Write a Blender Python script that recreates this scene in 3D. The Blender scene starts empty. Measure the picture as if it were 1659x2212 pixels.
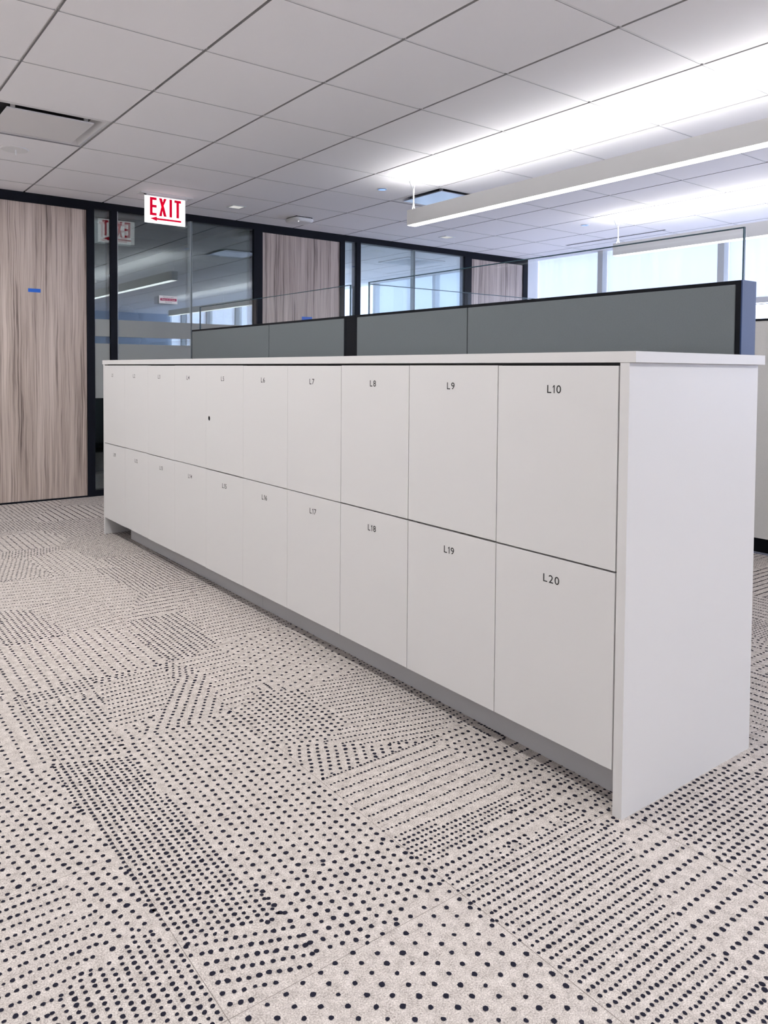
import bpy, bmesh, math, random
import numpy as np
from mathutils import Vector, Matrix

random.seed(7)
rng = np.random.default_rng(11)
scene = bpy.context.scene
COL = scene.collection
H = 2.4445          # underside of the ceiling tiles
W = 3.362           # face of the office front (far wall)
XW = 6.58           # window wall
T = 0.6096          # ceiling module

# ------------------------------------------------------------------ materials
def new_mat(name):
    m = bpy.data.materials.new(name); m.use_nodes = True
    nt = m.node_tree; nt.nodes.clear()
    out = nt.nodes.new('ShaderNodeOutputMaterial')
    return m, nt, out

def N(nt, kind, **kw):
    n = nt.nodes.new(kind)
    for k, v in kw.items():
        if k in n.inputs: n.inputs[k].default_value = v
        else: setattr(n, k, v)
    return n

def pbr(name, col, rough=0.5, metal=0.0, spec=0.5, noise=0.0, nscale=60.0, bump=0.0, bscale=300.0, emit=None, estr=0.0):
    m, nt, out = new_mat(name)
    b = N(nt, 'ShaderNodeBsdfPrincipled', Roughness=rough, Metallic=metal)
    b.inputs['Specular IOR Level'].default_value = spec
    b.inputs['Base Color'].default_value = (*col, 1)
    tc = N(nt, 'ShaderNodeTexCoord')
    if noise > 0:
        nz = N(nt, 'ShaderNodeTexNoise', Scale=nscale, Detail=4.0)
        nt.links.new(tc.outputs['Object'], nz.inputs['Vector'])
        r = N(nt, 'ShaderNodeMapRange')
        r.inputs['To Min'].default_value = 1 - noise; r.inputs['To Max'].default_value = 1 + noise
        nt.links.new(nz.outputs['Fac'], r.inputs['Value'])
        mx = N(nt, 'ShaderNodeVectorMath', operation='SCALE')
        mx.inputs[0].default_value = col
        nt.links.new(r.outputs['Result'], mx.inputs['Scale'])
        nt.links.new(mx.outputs['Vector'], b.inputs['Base Color'])
    if bump > 0:
        nb = N(nt, 'ShaderNodeTexNoise', Scale=bscale, Detail=2.0)
        nt.links.new(tc.outputs['Object'], nb.inputs['Vector'])
        bp = N(nt, 'ShaderNodeBump', Strength=bump, Distance=0.002)
        nt.links.new(nb.outputs['Fac'], bp.inputs['Height'])
        nt.links.new(bp.outputs['Normal'], b.inputs['Normal'])
    if emit:
        b.inputs['Emission Color'].default_value = (*emit, 1); b.inputs['Emission Strength'].default_value = estr
    nt.links.new(b.outputs[0], out.inputs[0])
    return m

def glass_mat(name, tint, base=0.045):
    m, nt, out = new_mat(name)
    t = N(nt, 'ShaderNodeBsdfTransparent'); t.inputs[0].default_value = (*tint, 1)
    g = N(nt, 'ShaderNodeBsdfGlossy', Roughness=0.0); g.inputs[0].default_value = (0.92, 0.97, 1.0, 1)
    lw = N(nt, 'ShaderNodeLayerWeight', Blend=0.5)
    p = N(nt, 'ShaderNodeMath', operation='POWER'); p.inputs[1].default_value = 5
    nt.links.new(lw.outputs['Facing'], p.inputs[0])
    q = N(nt, 'ShaderNodeMath', operation='MULTIPLY_ADD'); q.inputs[1].default_value = 0.9; q.inputs[2].default_value = base
    nt.links.new(p.outputs[0], q.inputs[0])
    mx = N(nt, 'ShaderNodeMixShader')
    nt.links.new(q.outputs[0], mx.inputs[0]); nt.links.new(t.outputs[0], mx.inputs[1]); nt.links.new(g.outputs[0], mx.inputs[2])
    nt.links.new(mx.outputs[0], out.inputs[0])
    return m

def translucent_mat(name, dcol, tcol, fac):
    m, nt, out = new_mat(name)
    d = N(nt, 'ShaderNodeBsdfDiffuse'); d.inputs[0].default_value = (*dcol, 1)
    t = N(nt, 'ShaderNodeBsdfTranslucent'); t.inputs[0].default_value = (*tcol, 1)
    tc = N(nt, 'ShaderNodeTexCoord'); nz = N(nt, 'ShaderNodeTexNoise', Scale=3.0, Detail=3.0)
    mp = N(nt, 'ShaderNodeMapping'); mp.inputs['Scale'].default_value = (1, 6, 0.3)
    nt.links.new(tc.outputs['Object'], mp.inputs[0]); nt.links.new(mp.outputs[0], nz.inputs['Vector'])
    r = N(nt, 'ShaderNodeMapRange'); r.inputs['To Min'].default_value = fac - 0.06; r.inputs['To Max'].default_value = fac + 0.06
    nt.links.new(nz.outputs['Fac'], r.inputs['Value'])
    mx = N(nt, 'ShaderNodeMixShader')
    nt.links.new(r.outputs[0], mx.inputs[0]); nt.links.new(d.outputs[0], mx.inputs[1]); nt.links.new(t.outputs[0], mx.inputs[2])
    nt.links.new(mx.outputs[0], out.inputs[0])
    return m

def emit_mat(name, col, s):
    m, nt, out = new_mat(name)
    e = N(nt, 'ShaderNodeEmission', Strength=s); e.inputs[0].default_value = (*col, 1)
    nt.links.new(e.outputs[0], out.inputs[0])
    return m

def wood_mat(name, lo, mid, hi):
    m, nt, out = new_mat(name)
    b = N(nt, 'ShaderNodeBsdfPrincipled', Roughness=0.5)
    b.inputs['Specular IOR Level'].default_value = 0.25
    tc = N(nt, 'ShaderNodeTexCoord')
    wp = N(nt, 'ShaderNodeMapping'); wp.inputs['Scale'].default_value = (3.0, 1, 1.3)
    nt.links.new(tc.outputs['Object'], wp.inputs[0])
    wn = N(nt, 'ShaderNodeTexNoise', Scale=1.6, Detail=2.0)
    nt.links.new(wp.outputs[0], wn.inputs['Vector'])
    ws = N(nt, 'ShaderNodeVectorMath', operation='SCALE'); ws.inputs['Scale'].default_value = 0.035
    nt.links.new(wn.outputs['Color'], ws.inputs[0])
    wa = N(nt, 'ShaderNodeVectorMath', operation='ADD')
    nt.links.new(tc.outputs['Object'], wa.inputs[0]); nt.links.new(ws.outputs[0], wa.inputs[1])
    def streak(sx, sz, sc, det):
        mp = N(nt, 'ShaderNodeMapping'); mp.inputs['Scale'].default_value = (sx, 1, sz)
        nt.links.new(wa.outputs[0], mp.inputs[0])
        nz = N(nt, 'ShaderNodeTexNoise', Scale=sc, Detail=det, Roughness=0.62)
        nt.links.new(mp.outputs[0], nz.inputs['Vector'])
        return nz
    a = streak(17, 0.5, 1.0, 6.0); c = streak(105, 1.2, 1.0, 6.0); d = streak(5, 0.25, 1.0, 2.0)
    s1 = N(nt, 'ShaderNodeMath', operation='MULTIPLY'); s1.inputs[1].default_value = 0.45
    nt.links.new(a.outputs['Fac'], s1.inputs[0])
    s2 = N(nt, 'ShaderNodeMath', operation='MULTIPLY_ADD'); s2.inputs[1].default_value = 0.41
    nt.links.new(c.outputs['Fac'], s2.inputs[0]); nt.links.new(s1.outputs[0], s2.inputs[2])
    s3 = N(nt, 'ShaderNodeMath', operation='MULTIPLY_ADD'); s3.inputs[1].default_value = 0.14
    nt.links.new(d.outputs['Fac'], s3.inputs[0]); nt.links.new(s2.outputs[0], s3.inputs[2])
    cr = N(nt, 'ShaderNodeValToRGB')
    el = cr.color_ramp.elements
    el[0].position = 0.40; el[0].color = (*lo, 1)
    el[1].position = 0.58; el[1].color = (*hi, 1)
    e = el.new(0.475); e.color = (*mid, 1)
    nt.links.new(s3.outputs[0], cr.inputs[0])
    nt.links.new(cr.outputs[0], b.inputs['Base Color'])
    nt.links.new(b.outputs[0], out.inputs[0])
    return m

def carpet_mat():
    m, nt, out = new_mat('carpet_pile')
    b = N(nt, 'ShaderNodeBsdfPrincipled', Roughness=0.95)
    b.inputs['Specular IOR Level'].default_value = 0.1
    tc = N(nt, 'ShaderNodeTexCoord')
    n1 = N(nt, 'ShaderNodeTexNoise', Scale=330.0, Detail=2.0, Roughness=0.7)
    n2 = N(nt, 'ShaderNodeTexNoise', Scale=45.0, Detail=3.0)
    for n in (n1, n2): nt.links.new(tc.outputs['Object'], n.inputs['Vector'])
    a = N(nt, 'ShaderNodeMath', operation='MULTIPLY_ADD'); a.inputs[1].default_value = 0.3
    nt.links.new(n2.outputs['Fac'], a.inputs[0])
    s = N(nt, 'ShaderNodeMath', operation='MULTIPLY'); s.inputs[1].default_value = 0.7
    nt.links.new(n1.outputs['Fac'], s.inputs[0]); nt.links.new(s.outputs[0], a.inputs[2])
    cr = N(nt, 'ShaderNodeValToRGB'); el = cr.color_ramp.elements
    el[0].position = 0.30; el[0].color = (0.235, 0.205, 0.185, 1)
    el[1].position = 0.66; el[1].color = (0.77, 0.715, 0.675, 1)
    nt.links.new(a.outputs[0], cr.inputs[0]); nt.links.new(cr.outputs[0], b.inputs['Base Color'])
    bp = N(nt, 'ShaderNodeBump', Strength=0.5, Distance=0.003)
    nt.links.new(n1.outputs['Fac'], bp.inputs['Height']); nt.links.new(bp.outputs[0], b.inputs['Normal'])
    nt.links.new(b.outputs[0], out.inputs[0])
    return m

M = dict(
    carpet=carpet_mat(),
    dot=pbr('navy_tuft', (0.016, 0.016, 0.028), 0.95, spec=0.1),
    seam=pbr('carpet_seam', (0.20, 0.175, 0.16), 0.95, spec=0.0),
    tile=pbr('ceiling_tile', (0.90, 0.885, 0.895), 0.9, spec=0.1, noise=0.03, nscale=500, bump=0.15, bscale=700),
    tile_edge_shade=pbr('ceiling_tile_edge_shade', (0.40, 0.395, 0.40), 0.95, spec=0.0),  # side faces darkened in colour so the reveals read as shaded
    grid=pbr('ceiling_grid', (0.80, 0.795, 0.80), 0.5),
    wall=pbr('white_paint', (0.87, 0.87, 0.87), 0.8, spec=0.2, noise=0.01),
    daylit_wall=pbr('daylight_tinted_wall', (0.42, 0.48, 0.58), 0.8, spec=0.2, noise=0.01),  # bluish daylight put into the back wall's colour
    office=pbr('unlit_office_shade', (0.22, 0.24, 0.26), 0.8, spec=0.2, noise=0.02),  # dark albedo puts the unlit office's shade into its walls and tiles
    lam=pbr('white_laminate', (0.665, 0.66, 0.655), 0.42, spec=0.35, noise=0.006, nscale=200),
    kick=pbr('grey_laminate', (0.50, 0.50, 0.51), 0.4, spec=0.35),
    carc=pbr('carcass_gap_shade', (0.04, 0.04, 0.04), 0.7),  # near-black so the gaps around the doors read as shade
    black=pbr('black_metal', (0.004, 0.005, 0.008), 0.55, spec=0.12),
    frame=pbr('dark_frame', (0.005, 0.0065, 0.012), 0.55, spec=0.14),
    ink=pbr('black_lettering', (0.012, 0.012, 0.013), 0.6),
    wood=wood_mat('wood_veneer', (0.15, 0.115, 0.105), (0.46, 0.38, 0.335), (0.66, 0.57, 0.515)),
    fabric=pbr('grey_panel_fabric', (0.155, 0.175, 0.183), 0.95, spec=0.1, noise=0.12, nscale=420, bump=0.4, bscale=500),
    endcap=pbr('blue_reflection_metal', (0.022, 0.045, 0.12), 0.4, spec=0.3),  # dark charcoal with the windows' blue reflection put into the colour
    pwhite=pbr('pale_panel_fabric', (0.72, 0.71, 0.69), 0.9, spec=0.1, noise=0.05, nscale=150, bump=0.2),
    steel=pbr('brushed_strip', (0.35, 0.38, 0.5), 0.35, metal=0.8),
    glass=glass_mat('clear_glass', (0.90, 0.935, 0.935), 0.10),
    screen=glass_mat('screen_glass', (0.985, 0.99, 0.99), 0.009),
    edge=pbr('glass_edge', (0.012, 0.05, 0.075), 0.15),
    joint=pbr('clear_joint', (0.62, 0.68, 0.70), 0.2),
    film=translucent_mat('frosted_film', (0.50, 0.53, 0.52), (0.5, 0.53, 0.54), 0.35),
    shade=translucent_mat('shade_cloth', (0.75, 0.78, 0.80), (0.90, 0.93, 0.97), 0.53),
    hem=pbr('hem_bar', (0.62, 0.64, 0.66), 0.4),
    mull=pbr('window_mullion', (0.60, 0.62, 0.63), 0.4),
    pend=pbr('pendant_housing', (0.80, 0.80, 0.79), 0.45, spec=0.3),
    up=emit_mat('uplight_lens', (1.0, 0.985, 0.97), 33.0),
    down=emit_mat('downlight_lens', (1.0, 0.99, 0.975), 3.5),
    strip=emit_mat('added_strip_lens', (1.0, 0.985, 0.97), 38.0),  # serves only the added, unseen strip lights
    cable=pbr('white_cable', (0.8, 0.8, 0.8), 0.5),
    plaque=pbr('diffuser_plaque', (0.74, 0.73, 0.735), 0.35, spec=0.5),
    plaque2=pbr('diffuser_plaque_satin', (0.40, 0.42, 0.47), 0.3, metal=0.8),
    dark=pbr('duct_black', (0.012, 0.012, 0.016), 0.6),
    plastic=pbr('white_plastic', (0.78, 0.78, 0.78), 0.4),
    chrome=pbr('blue_reflection_chrome', (0.25, 0.40, 0.75), 0.2, metal=0.9),  # blue reflection put into the metal's colour
    led=emit_mat('small_lamp', (1.0, 0.98, 0.95), 0.6),
    dot_led=emit_mat('status_lamp', (1.0, 1.0, 1.0), 3.0),
    exitf=pbr('exit_face', (0.9, 0.9, 0.9), 0.3, emit=(1, 1, 1), estr=0.85),
    red=pbr('exit_red', (0.72, 0.004, 0.035), 0.8, spec=0.0, emit=(0.8, 0.003, 0.035), estr=0.35),
    crimson=pbr('crimson_print', (0.42, 0.012, 0.10), 0.5),
    paper=pbr('white_card', (0.92, 0.91, 0.91), 0.5),
    tape=pbr('blue_tape', (0.015, 0.13, 0.62), 0.6),
    grey=pbr('grey_print', (0.25, 0.25, 0.25), 0.6),
    chair=pbr('dark_mesh', (0.010, 0.014, 0.018), 0.6),
)

# ------------------------------------------------------------------ mesh helpers
class MB:
    """collects shapes in world space; build() links them as one mesh object"""
    def __init__(s): s.bm = bmesh.new()
    def box(s, x0, x1, y0, y1, z0, z1, bevel=0.0):
        x0, x1 = min(x0, x1), max(x0, x1); y0, y1 = min(y0, y1), max(y0, y1); z0, z1 = min(z0, z1), max(z0, z1)
        r = bmesh.ops.create_cube(s.bm, size=1.0)
        bmesh.ops.scale(s.bm, vec=(x1-x0, y1-y0, z1-z0), verts=r['verts'])
        bmesh.ops.translate(s.bm, vec=((x0+x1)/2, (y0+y1)/2, (z0+z1)/2), verts=r['verts'])
        if bevel > 0:
            es = list({e for v in r['verts'] for e in v.link_edges})
            bmesh.ops.bevel(s.bm, geom=es, offset=bevel, segments=2, affect='EDGES', profile=0.6)
        return s
    def cyl(s, p, q, r1, r2=None, seg=24, caps=True):
        p, q = Vector(p), Vector(q); d = q - p; L = d.length
        if r2 is None: r2 = r1
        r = bmesh.ops.create_cone(s.bm, cap_ends=caps, segments=seg, radius1=r1, radius2=r2, depth=L)
        R = d.to_track_quat('Z', 'Y').to_matrix().to_4x4()
        bmesh.ops.transform(s.bm, matrix=Matrix.Translation((p+q)/2) @ R, verts=r['verts'])
        return s
    def tube(s, pts, r, seg=10):
        for a, b in zip(pts, pts[1:]): s.cyl(a, b, r, seg=seg)
        for a in pts[1:-1]:
            k = bmesh.ops.create_icosphere(s.bm, subdivisions=1, radius=r)
            bmesh.ops.translate(s.bm, vec=a, verts=k['verts'])
        return s
    def poly(s, pts, ext):
        """flat polygon given by 3-D points, extruded by vector ext"""
        vs = [s.bm.verts.new(p) for p in pts]
        f = s.bm.faces.new(vs)
        r = bmesh.ops.extrude_face_region(s.bm, geom=[f])
        bmesh.ops.translate(s.bm, vec=ext, verts=[g for g in r['geom'] if isinstance(g, bmesh.types.BMVert)])
        return s
    def quad(s, pts):
        s.bm.faces.new([s.bm.verts.new(p) for p in pts]); return s
    def ellipsoid(s, c, r, sub=3):
        k = bmesh.ops.create_uvsphere(s.bm, u_segments=32, v_segments=16, radius=1)
        bmesh.ops.scale(s.bm, vec=r, verts=k['verts']); bmesh.ops.translate(s.bm, vec=c, verts=k['verts'])
        return s
    def build(s, name, mat, parent=None, origin=None, smooth=False):
        bmesh.ops.recalc_face_normals(s.bm, faces=s.bm.faces)
        o0 = Vector((0, 0, 0))
        if parent is not None:
            o0 = world_loc(parent)
        elif origin is not None: o0 = Vector(origin)
        else:
            vs = [v.co for v in s.bm.verts]
            lo = [min(v[i] for v in vs) for i in range(3)]; hi = [max(v[i] for v in vs) for i in range(3)]
            o0 = Vector(((lo[0]+hi[0])/2, (lo[1]+hi[1])/2, lo[2]))
        bmesh.ops.translate(s.bm, vec=-o0, verts=s.bm.verts)
        me = bpy.data.meshes.new(name); s.bm.to_mesh(me); s.bm.free()
        if smooth:
            for p in me.polygons: p.use_smooth = True
        me.materials.append(M[mat])
        ob = bpy.data.objects.new(name, me); COL.objects.link(ob)
        if parent is not None: ob.parent = parent
        else: ob.location = o0
        return ob

def world_loc(o):
    p = Vector(o.location)
    while o.parent is not None:
        o = o.parent; p = p + Vector(o.location)
    return p

def tag(o, label, cat, group=None, kind=None):
    o['label'] = label; o['category'] = cat
    if group: o['group'] = group
    if kind: o['kind'] = kind
    return o

def thing(name, label, cat, loc, group=None, kind=None):
    o = bpy.data.objects.new(name, None); COL.objects.link(o); o.location = loc
    o.empty_display_size = 0.05
    return tag(o, label, cat, group, kind)

def struct(o, label, cat): return tag(o, label, cat, kind='structure')

def text_part(name, body, size, mat, parent, centre, xdir, updir, label=None, depth=0.0006):
    """flat lettering: body centred on `centre`, running along xdir, upright along updir"""
    cu = bpy.data.curves.new('lettering', 'FONT'); cu.body = body; cu.size = size
    cu.align_x = 'CENTER'; cu.align_y = 'CENTER'; cu.resolution_u = 4; cu.offset = size*0.008
    tmp = bpy.data.objects.new('lettering_tmp', cu); COL.objects.link(tmp)
    bpy.context.view_layer.update()
    dg = bpy.context.evaluated_depsgraph_get()
    me = bpy.data.meshes.new_from_object(tmp.evaluated_get(dg))
    bpy.data.objects.remove(tmp); bpy.data.curves.remove(cu)
    bm = bmesh.new(); bm.from_mesh(me); bpy.data.meshes.remove(me)
    xs = [v.co.x for v in bm.verts]; ys = [v.co.y for v in bm.verts]
    bmesh.ops.translate(bm, vec=(-(min(xs)+max(xs))/2, -(min(ys)+max(ys))/2, 0), verts=bm.verts)
    if name == 'number': bmesh.ops.scale(bm, vec=(1.2, 1, 1), verts=bm.verts)
    X, U = Vector(xdir).normalized(), Vector(updir).normalized(); Nn = X.cross(U)
    R = Matrix((X, U, Nn)).transposed().to_4x4()
    bmesh.ops.transform(bm, matrix=Matrix.Translation(Vector(centre)) @ R, verts=bm.verts)
    mb = MB(); mb.bm.free(); mb.bm = bm
    o = mb.build(name, mat, parent)
    if label: o['label'] = label
    return o

def number_part(body, parent, centre):
    """locker number on a door facing -x; read along -y"""
    cap, sw, sp = .0208, .0027, .0046
    mb = MB(); x = 0.0
    for ch in body:
        if ch == '1':
            P = [(.0062, 0), (.0062, cap), (.0040, cap), (.0, cap-.0042), (.0, cap-.0068), (.0062-sw, cap-.0040), (.0062-sw, 0)]
            mb.poly([(px+x, py, 0) for px, py in P], (0, 0, .0003)); x += .0062 + sp + .001
            continue
        cu = bpy.data.curves.new('lettering', 'FONT'); cu.body = ch; cu.size = cap/.70; cu.resolution_u = 5; cu.offset = .0002
        tmp = bpy.data.objects.new('lettering_tmp', cu); COL.objects.link(tmp)
        bpy.context.view_layer.update()
        me = bpy.data.meshes.new_from_object(tmp.evaluated_get(bpy.context.evaluated_depsgraph_get()))
        bpy.data.objects.remove(tmp); bpy.data.curves.remove(cu)
        xs = [v.co.x for v in me.vertices]; yv = [v.co.y for v in me.vertices]
        kx = 1.12; ky = cap/(max(yv)-min(yv))
        vs = [mb.bm.verts.new(((v.co.x-min(xs))*kx+x, (v.co.y-min(yv))*ky, 0)) for v in me.vertices]
        for p in me.polygons: mb.bm.faces.new([vs[q] for q in p.vertices])
        x += (max(xs)-min(xs))*kx + sp
        bpy.data.meshes.remove(me)
    w = x - sp
    R = Matrix(((0, -1, 0), (0, 0, 1), (-1, 0, 0))).transposed().to_4x4()
    bmesh.ops.translate(mb.bm, vec=(-w/2, -cap/2, 0), verts=mb.bm.verts)
    bmesh.ops.transform(mb.bm, matrix=Matrix.Translation(Vector(centre)) @ R, verts=mb.bm.verts)
    o = mb.build('number', 'ink', parent); o['label'] = 'black lettering'
    return o

def copy_tree(o, parent=None):
    c = o.copy(); COL.objects.link(c); c.parent = parent
    for ch in list(o.children): copy_tree(ch, c)
    return c

# ------------------------------------------------------------------ floor
REGIONS = [
 ([(-0.314, -1.714), (-0.25, -1.807), (-0.259, -1.998), (-0.283, -2.047), (-0.535, -1.863), (-0.449, -1.779), (-0.377, -1.771)], (-0.32, -1.822), (-0.0023, -0.0153), (0.0185, -0.0121)),
 ([(-0.381, -1.44), (-0.276, -1.497), (-0.266, -1.527), (-0.263, -1.736), (-0.314, -1.714), (-0.334, -1.768), (-0.389, -1.762), (-0.357, -1.621), (-0.389, -1.59), (-0.377, -1.508)], (-0.344, -1.548), (0.0044, -0.0234), (0.03, -0.0218)),
 ([(-0.659, -1.448), (-0.503, -1.482), (-0.408, -1.473), (-0.376, -1.505), (-0.389, -1.59), (-0.357, -1.621), (-0.389, -1.762), (-0.449, -1.779), (-0.535, -1.863), (-0.688, -1.751)], (-0.511, -1.568), (0.0144, 0.0004), (0.0001, -0.0281)),
 ([(-0.25, -1.807), (-0.231, -1.811), (-0.084, -1.847), (-0.056, -1.887), (-0.067, -1.986), (-0.256, -1.998)], (-0.2, -1.859), (0.0169, -0.0067), (-0.0016, -0.0264)),
 ([(-0.278, -0.969), (-0.096, -1.054), (-0.076, -1.506), (-0.065, -1.841), (-0.084, -1.847), (-0.231, -1.811), (-0.25, -1.807), (-0.263, -1.736), (-0.267, -1.472), (-0.283, -1.166)], (-0.225, -1.684), (0.0005, -0.0165), (0.0174, -0.0076)),
 ([(-0.285, -0.55), (-0.046, -0.616), (-0.077, -0.89), (-0.096, -1.054), (-0.28, -0.974)], (-0.224, -0.854), (-0.0032, -0.0246), (0.022, -0.009)),
 ([(-0.41, -0.242), (-0.29, -0.505), (-0.282, -0.778), (-0.278, -0.975), (-0.34, -0.983), (-0.5, -0.879)], (-0.332, -0.776), (0.0005, -0.0286), (0.0387, -0.0108)),
 ([(-0.598, -0.809), (-0.34, -0.983), (-0.281, -0.988), (-0.267, -1.472), (-0.276, -1.497), (-0.381, -1.44), (-0.408, -1.473), (-0.503, -1.482), (-0.659, -1.448)], (-0.368, -1.18), (0.005, -0.0259), (0.0273, -0.0149)),
 ([(0.252, -1.949), (0.276, -2.434), (0.246, -2.454), (-0.341, -2.025), (-0.256, -1.998), (-0.067, -1.986), (0.093, -1.995)], (0.213, -2.141), (-0.0004, -0.03), (0.0368, -0.0275)),
 ([(0.01, -1.777), (0.095, -1.754), (0.264, -1.785), (0.265, -1.935), (0.252, -1.949), (0.093, -1.995), (-0.067, -1.986), (-0.056, -1.887), (-0.065, -1.841)], (0.039, -1.943), (0.0005, -0.024), (0.0241, -0.0067)),
 ([(-0.096, -1.054), (-0.087, -0.97), (0.269, -0.967), (0.266, -1.469), (0.264, -1.785), (0.095, -1.754), (0.01, -1.777), (-0.065, -1.841), (-0.076, -1.506)], (0.093, -1.431), (-0.0002, -0.0248), (0.0258, -0.0108)),
 ([(0.259, -1.262), (0.374, -1.301), (0.484, -1.398), (0.62, -1.462), (0.256, -1.468)], (0.324, -1.378), (-0.0092, -0.0179), (0.0235, -0.0107)),
 ([(0.256, -1.468), (0.617, -1.466), (0.658, -1.53), (0.672, -1.817), (0.625, -1.833), (0.266, -1.776), (0.248, -1.497)], (0.354, -1.574), (0.0122, 0.0004), (-0.0224, -0.0342)),
 ([(0.266, -1.776), (0.625, -1.833), (0.672, -1.817), (0.696, -1.848), (0.257, -1.906)], (0.281, -1.846), (0.0133, -0.0011), (-0.002, -0.0167)),
 ([(0.257, -1.906), (0.696, -1.848), (0.711, -1.931), (0.291, -1.972)], (0.408, -1.921), (0.0171, 0.0018), (0.0091, -0.0272)),
 ([(0.681, -1.453), (0.788, -1.438), (0.763, -2.041), (0.695, -2.032), (0.711, -1.931), (0.696, -1.848), (0.672, -1.817), (0.658, -1.53)], (0.693, -1.705), (0.0226, -0.0032), (0.0048, -0.0293)),
 ([(0.26, -1.94), (0.291, -1.972), (0.759, -1.971), (0.708, -2.074), (0.557, -2.309), (0.525, -2.489), (0.44, -2.575), (0.273, -2.453)], (0.279, -2.232), (0.0137, -0.0015), (-0.005, -0.0213)),
 ([(0.695, -2.032), (0.763, -2.041), (0.8, -2.073), (0.807, -2.2), (0.802, -2.31), (0.783, -2.433), (0.526, -2.55), (0.525, -2.489), (0.557, -2.309), (0.708, -2.074)], (0.643, -2.19), (0.0219, 0.0007), (-0.0083, -0.0375)),
 ([(0.763, -2.041), (1.162, -2.044), (1.297, -2.2), (0.783, -2.433), (0.802, -2.31), (0.807, -2.2), (0.8, -2.073)], (0.813, -2.094), (0.0208, -0.0001), (0.0045, -0.0205)),
 ([(1.162, -2.044), (1.634, -2.046), (1.297, -2.2)], (1.212, -2.094), (0.0246, 0.0001), (-0.0277, -0.032)),
 ([(-0.275, -0.465), (-0.01, -0.442), (-0.028, -0.562), (-0.287, -0.557)], (-0.152, -0.518), (-0.0027, -0.0222), (0.0189, -0.0002)),
 ([(-0.327, 0.122), (-0.116, 0.032), (0.161, 0.066), (0.265, -0.077), (0.25, -0.461), (0.006, -0.468), (-0.275, -0.465), (-0.391, -0.302)], (-0.146, -0.066), (0.0004, -0.0272), (0.0361, -0.0141)),
 ([(-0.016, -0.524), (0.228, -0.473), (0.213, -0.631), (0.08, -0.852), (-0.077, -0.89)], (0.057, -0.668), (0.0141, -0.0008), (-0.008, -0.0315)),
 ([(0.213, -0.631), (0.324, -0.62), (0.255, -0.978), (0.147, -0.978), (-0.087, -0.97), (0.045, -0.904)], (0.181, -0.756), (-0.0114, -0.0182), (0.0276, -0.0109)),
 ([(0.281, 0.052), (0.525, 0.07), (0.484, -0.394), (0.314, -0.479), (0.252, -0.435)], (0.293, -0.259), (-0.0, -0.0203), (0.0229, -0.0038)),
 ([(-0.258, 0.584), (-0.023, 0.497), (0.052, 0.075), (-0.116, 0.032), (-0.327, 0.122)], (-0.081, 0.273), (-0.0006, -0.0228), (0.0216, -0.0082)),
 ([(-0.023, 0.497), (0.256, 0.558), (0.281, 0.052), (0.265, -0.077), (0.161, 0.066), (0.052, 0.075)], (0.158, 0.252), (0.0112, 0.0022), (-0.006, -0.0412)),
 ([(0.484, -0.394), (0.862, -0.359), (0.817, -0.92), (0.518, -0.962), (0.442, -0.828)], (0.631, -0.677), (0.0268, 0.0129), (0.0033, -0.0415)),
 ([(0.25, -0.461), (0.314, -0.479), (0.484, -0.394), (0.442, -0.828), (0.372, -0.894), (0.255, -0.978), (0.324, -0.62)], (0.342, -0.58), (0.0145, 0.0011), (-0.0063, -0.0374)),
 ([(0.255, -0.978), (0.415, -0.879), (0.518, -0.962), (0.524, -1.249), (0.374, -1.301), (0.259, -1.262), (0.269, -0.967)], (0.357, -1.09), (-0.001, -0.0231), (0.0217, -0.0078)),
 ([(0.518, -0.962), (0.817, -0.92), (0.814, -1.21), (0.788, -1.438), (0.681, -1.453), (0.62, -1.462), (0.484, -1.398), (0.374, -1.301), (0.524, -1.249)], (0.686, -1.073), (0.0118, -0.0029), (-0.0089, -0.0254)),
 ([(0.534, 0.145), (0.887, 0.407), (0.878, -0.407), (0.484, -0.394), (0.525, 0.07)], (0.748, -0.242), (0.0131, 0.0019), (-0.0138, -0.0379)),
 ([(0.207, 0.99), (0.423, 1.007), (0.474, 0.451), (0.281, 0.052), (0.256, 0.558)], (0.318, 0.656), (0.0125, -0.0029), (-0.0058, -0.0488)),
 ([(0.202, 1.468), (0.454, 1.565), (0.559, 0.97), (0.423, 1.007), (0.207, 0.99)], (0.363, 1.228), (0.0023, -0.0347), (0.0285, 0.005)),
 ([(-0.111, 1.559), (0.181, 1.483), (0.212, 1.009), (-0.186, 1.06)], (0.083, 1.245), (-0.0079, -0.0287), (0.0231, 0.0012)),
 ([(-0.19, 1.033), (0.207, 0.99), (0.256, 0.558), (-0.023, 0.497), (-0.258, 0.584)], (0.08, 0.729), (0.0119, -0.0028), (-0.0057, -0.0511)),
]


X0, X1, Y0, Y1 = -3.9, XW, -8.9, W

def in_poly(px, py, poly):
    ins = np.zeros(px.shape, bool); n = len(poly)
    for i in range(n):
        xa, ya = poly[i]; xb, yb = poly[(i+1) % n]
        c = ((ya > py) != (yb > py))
        with np.errstate(divide='ignore', invalid='ignore'):
            t = (xb-xa)*(py-ya)/(yb-ya+1e-12)+xa
        ins ^= c & (px < t)
    return ins

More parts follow.
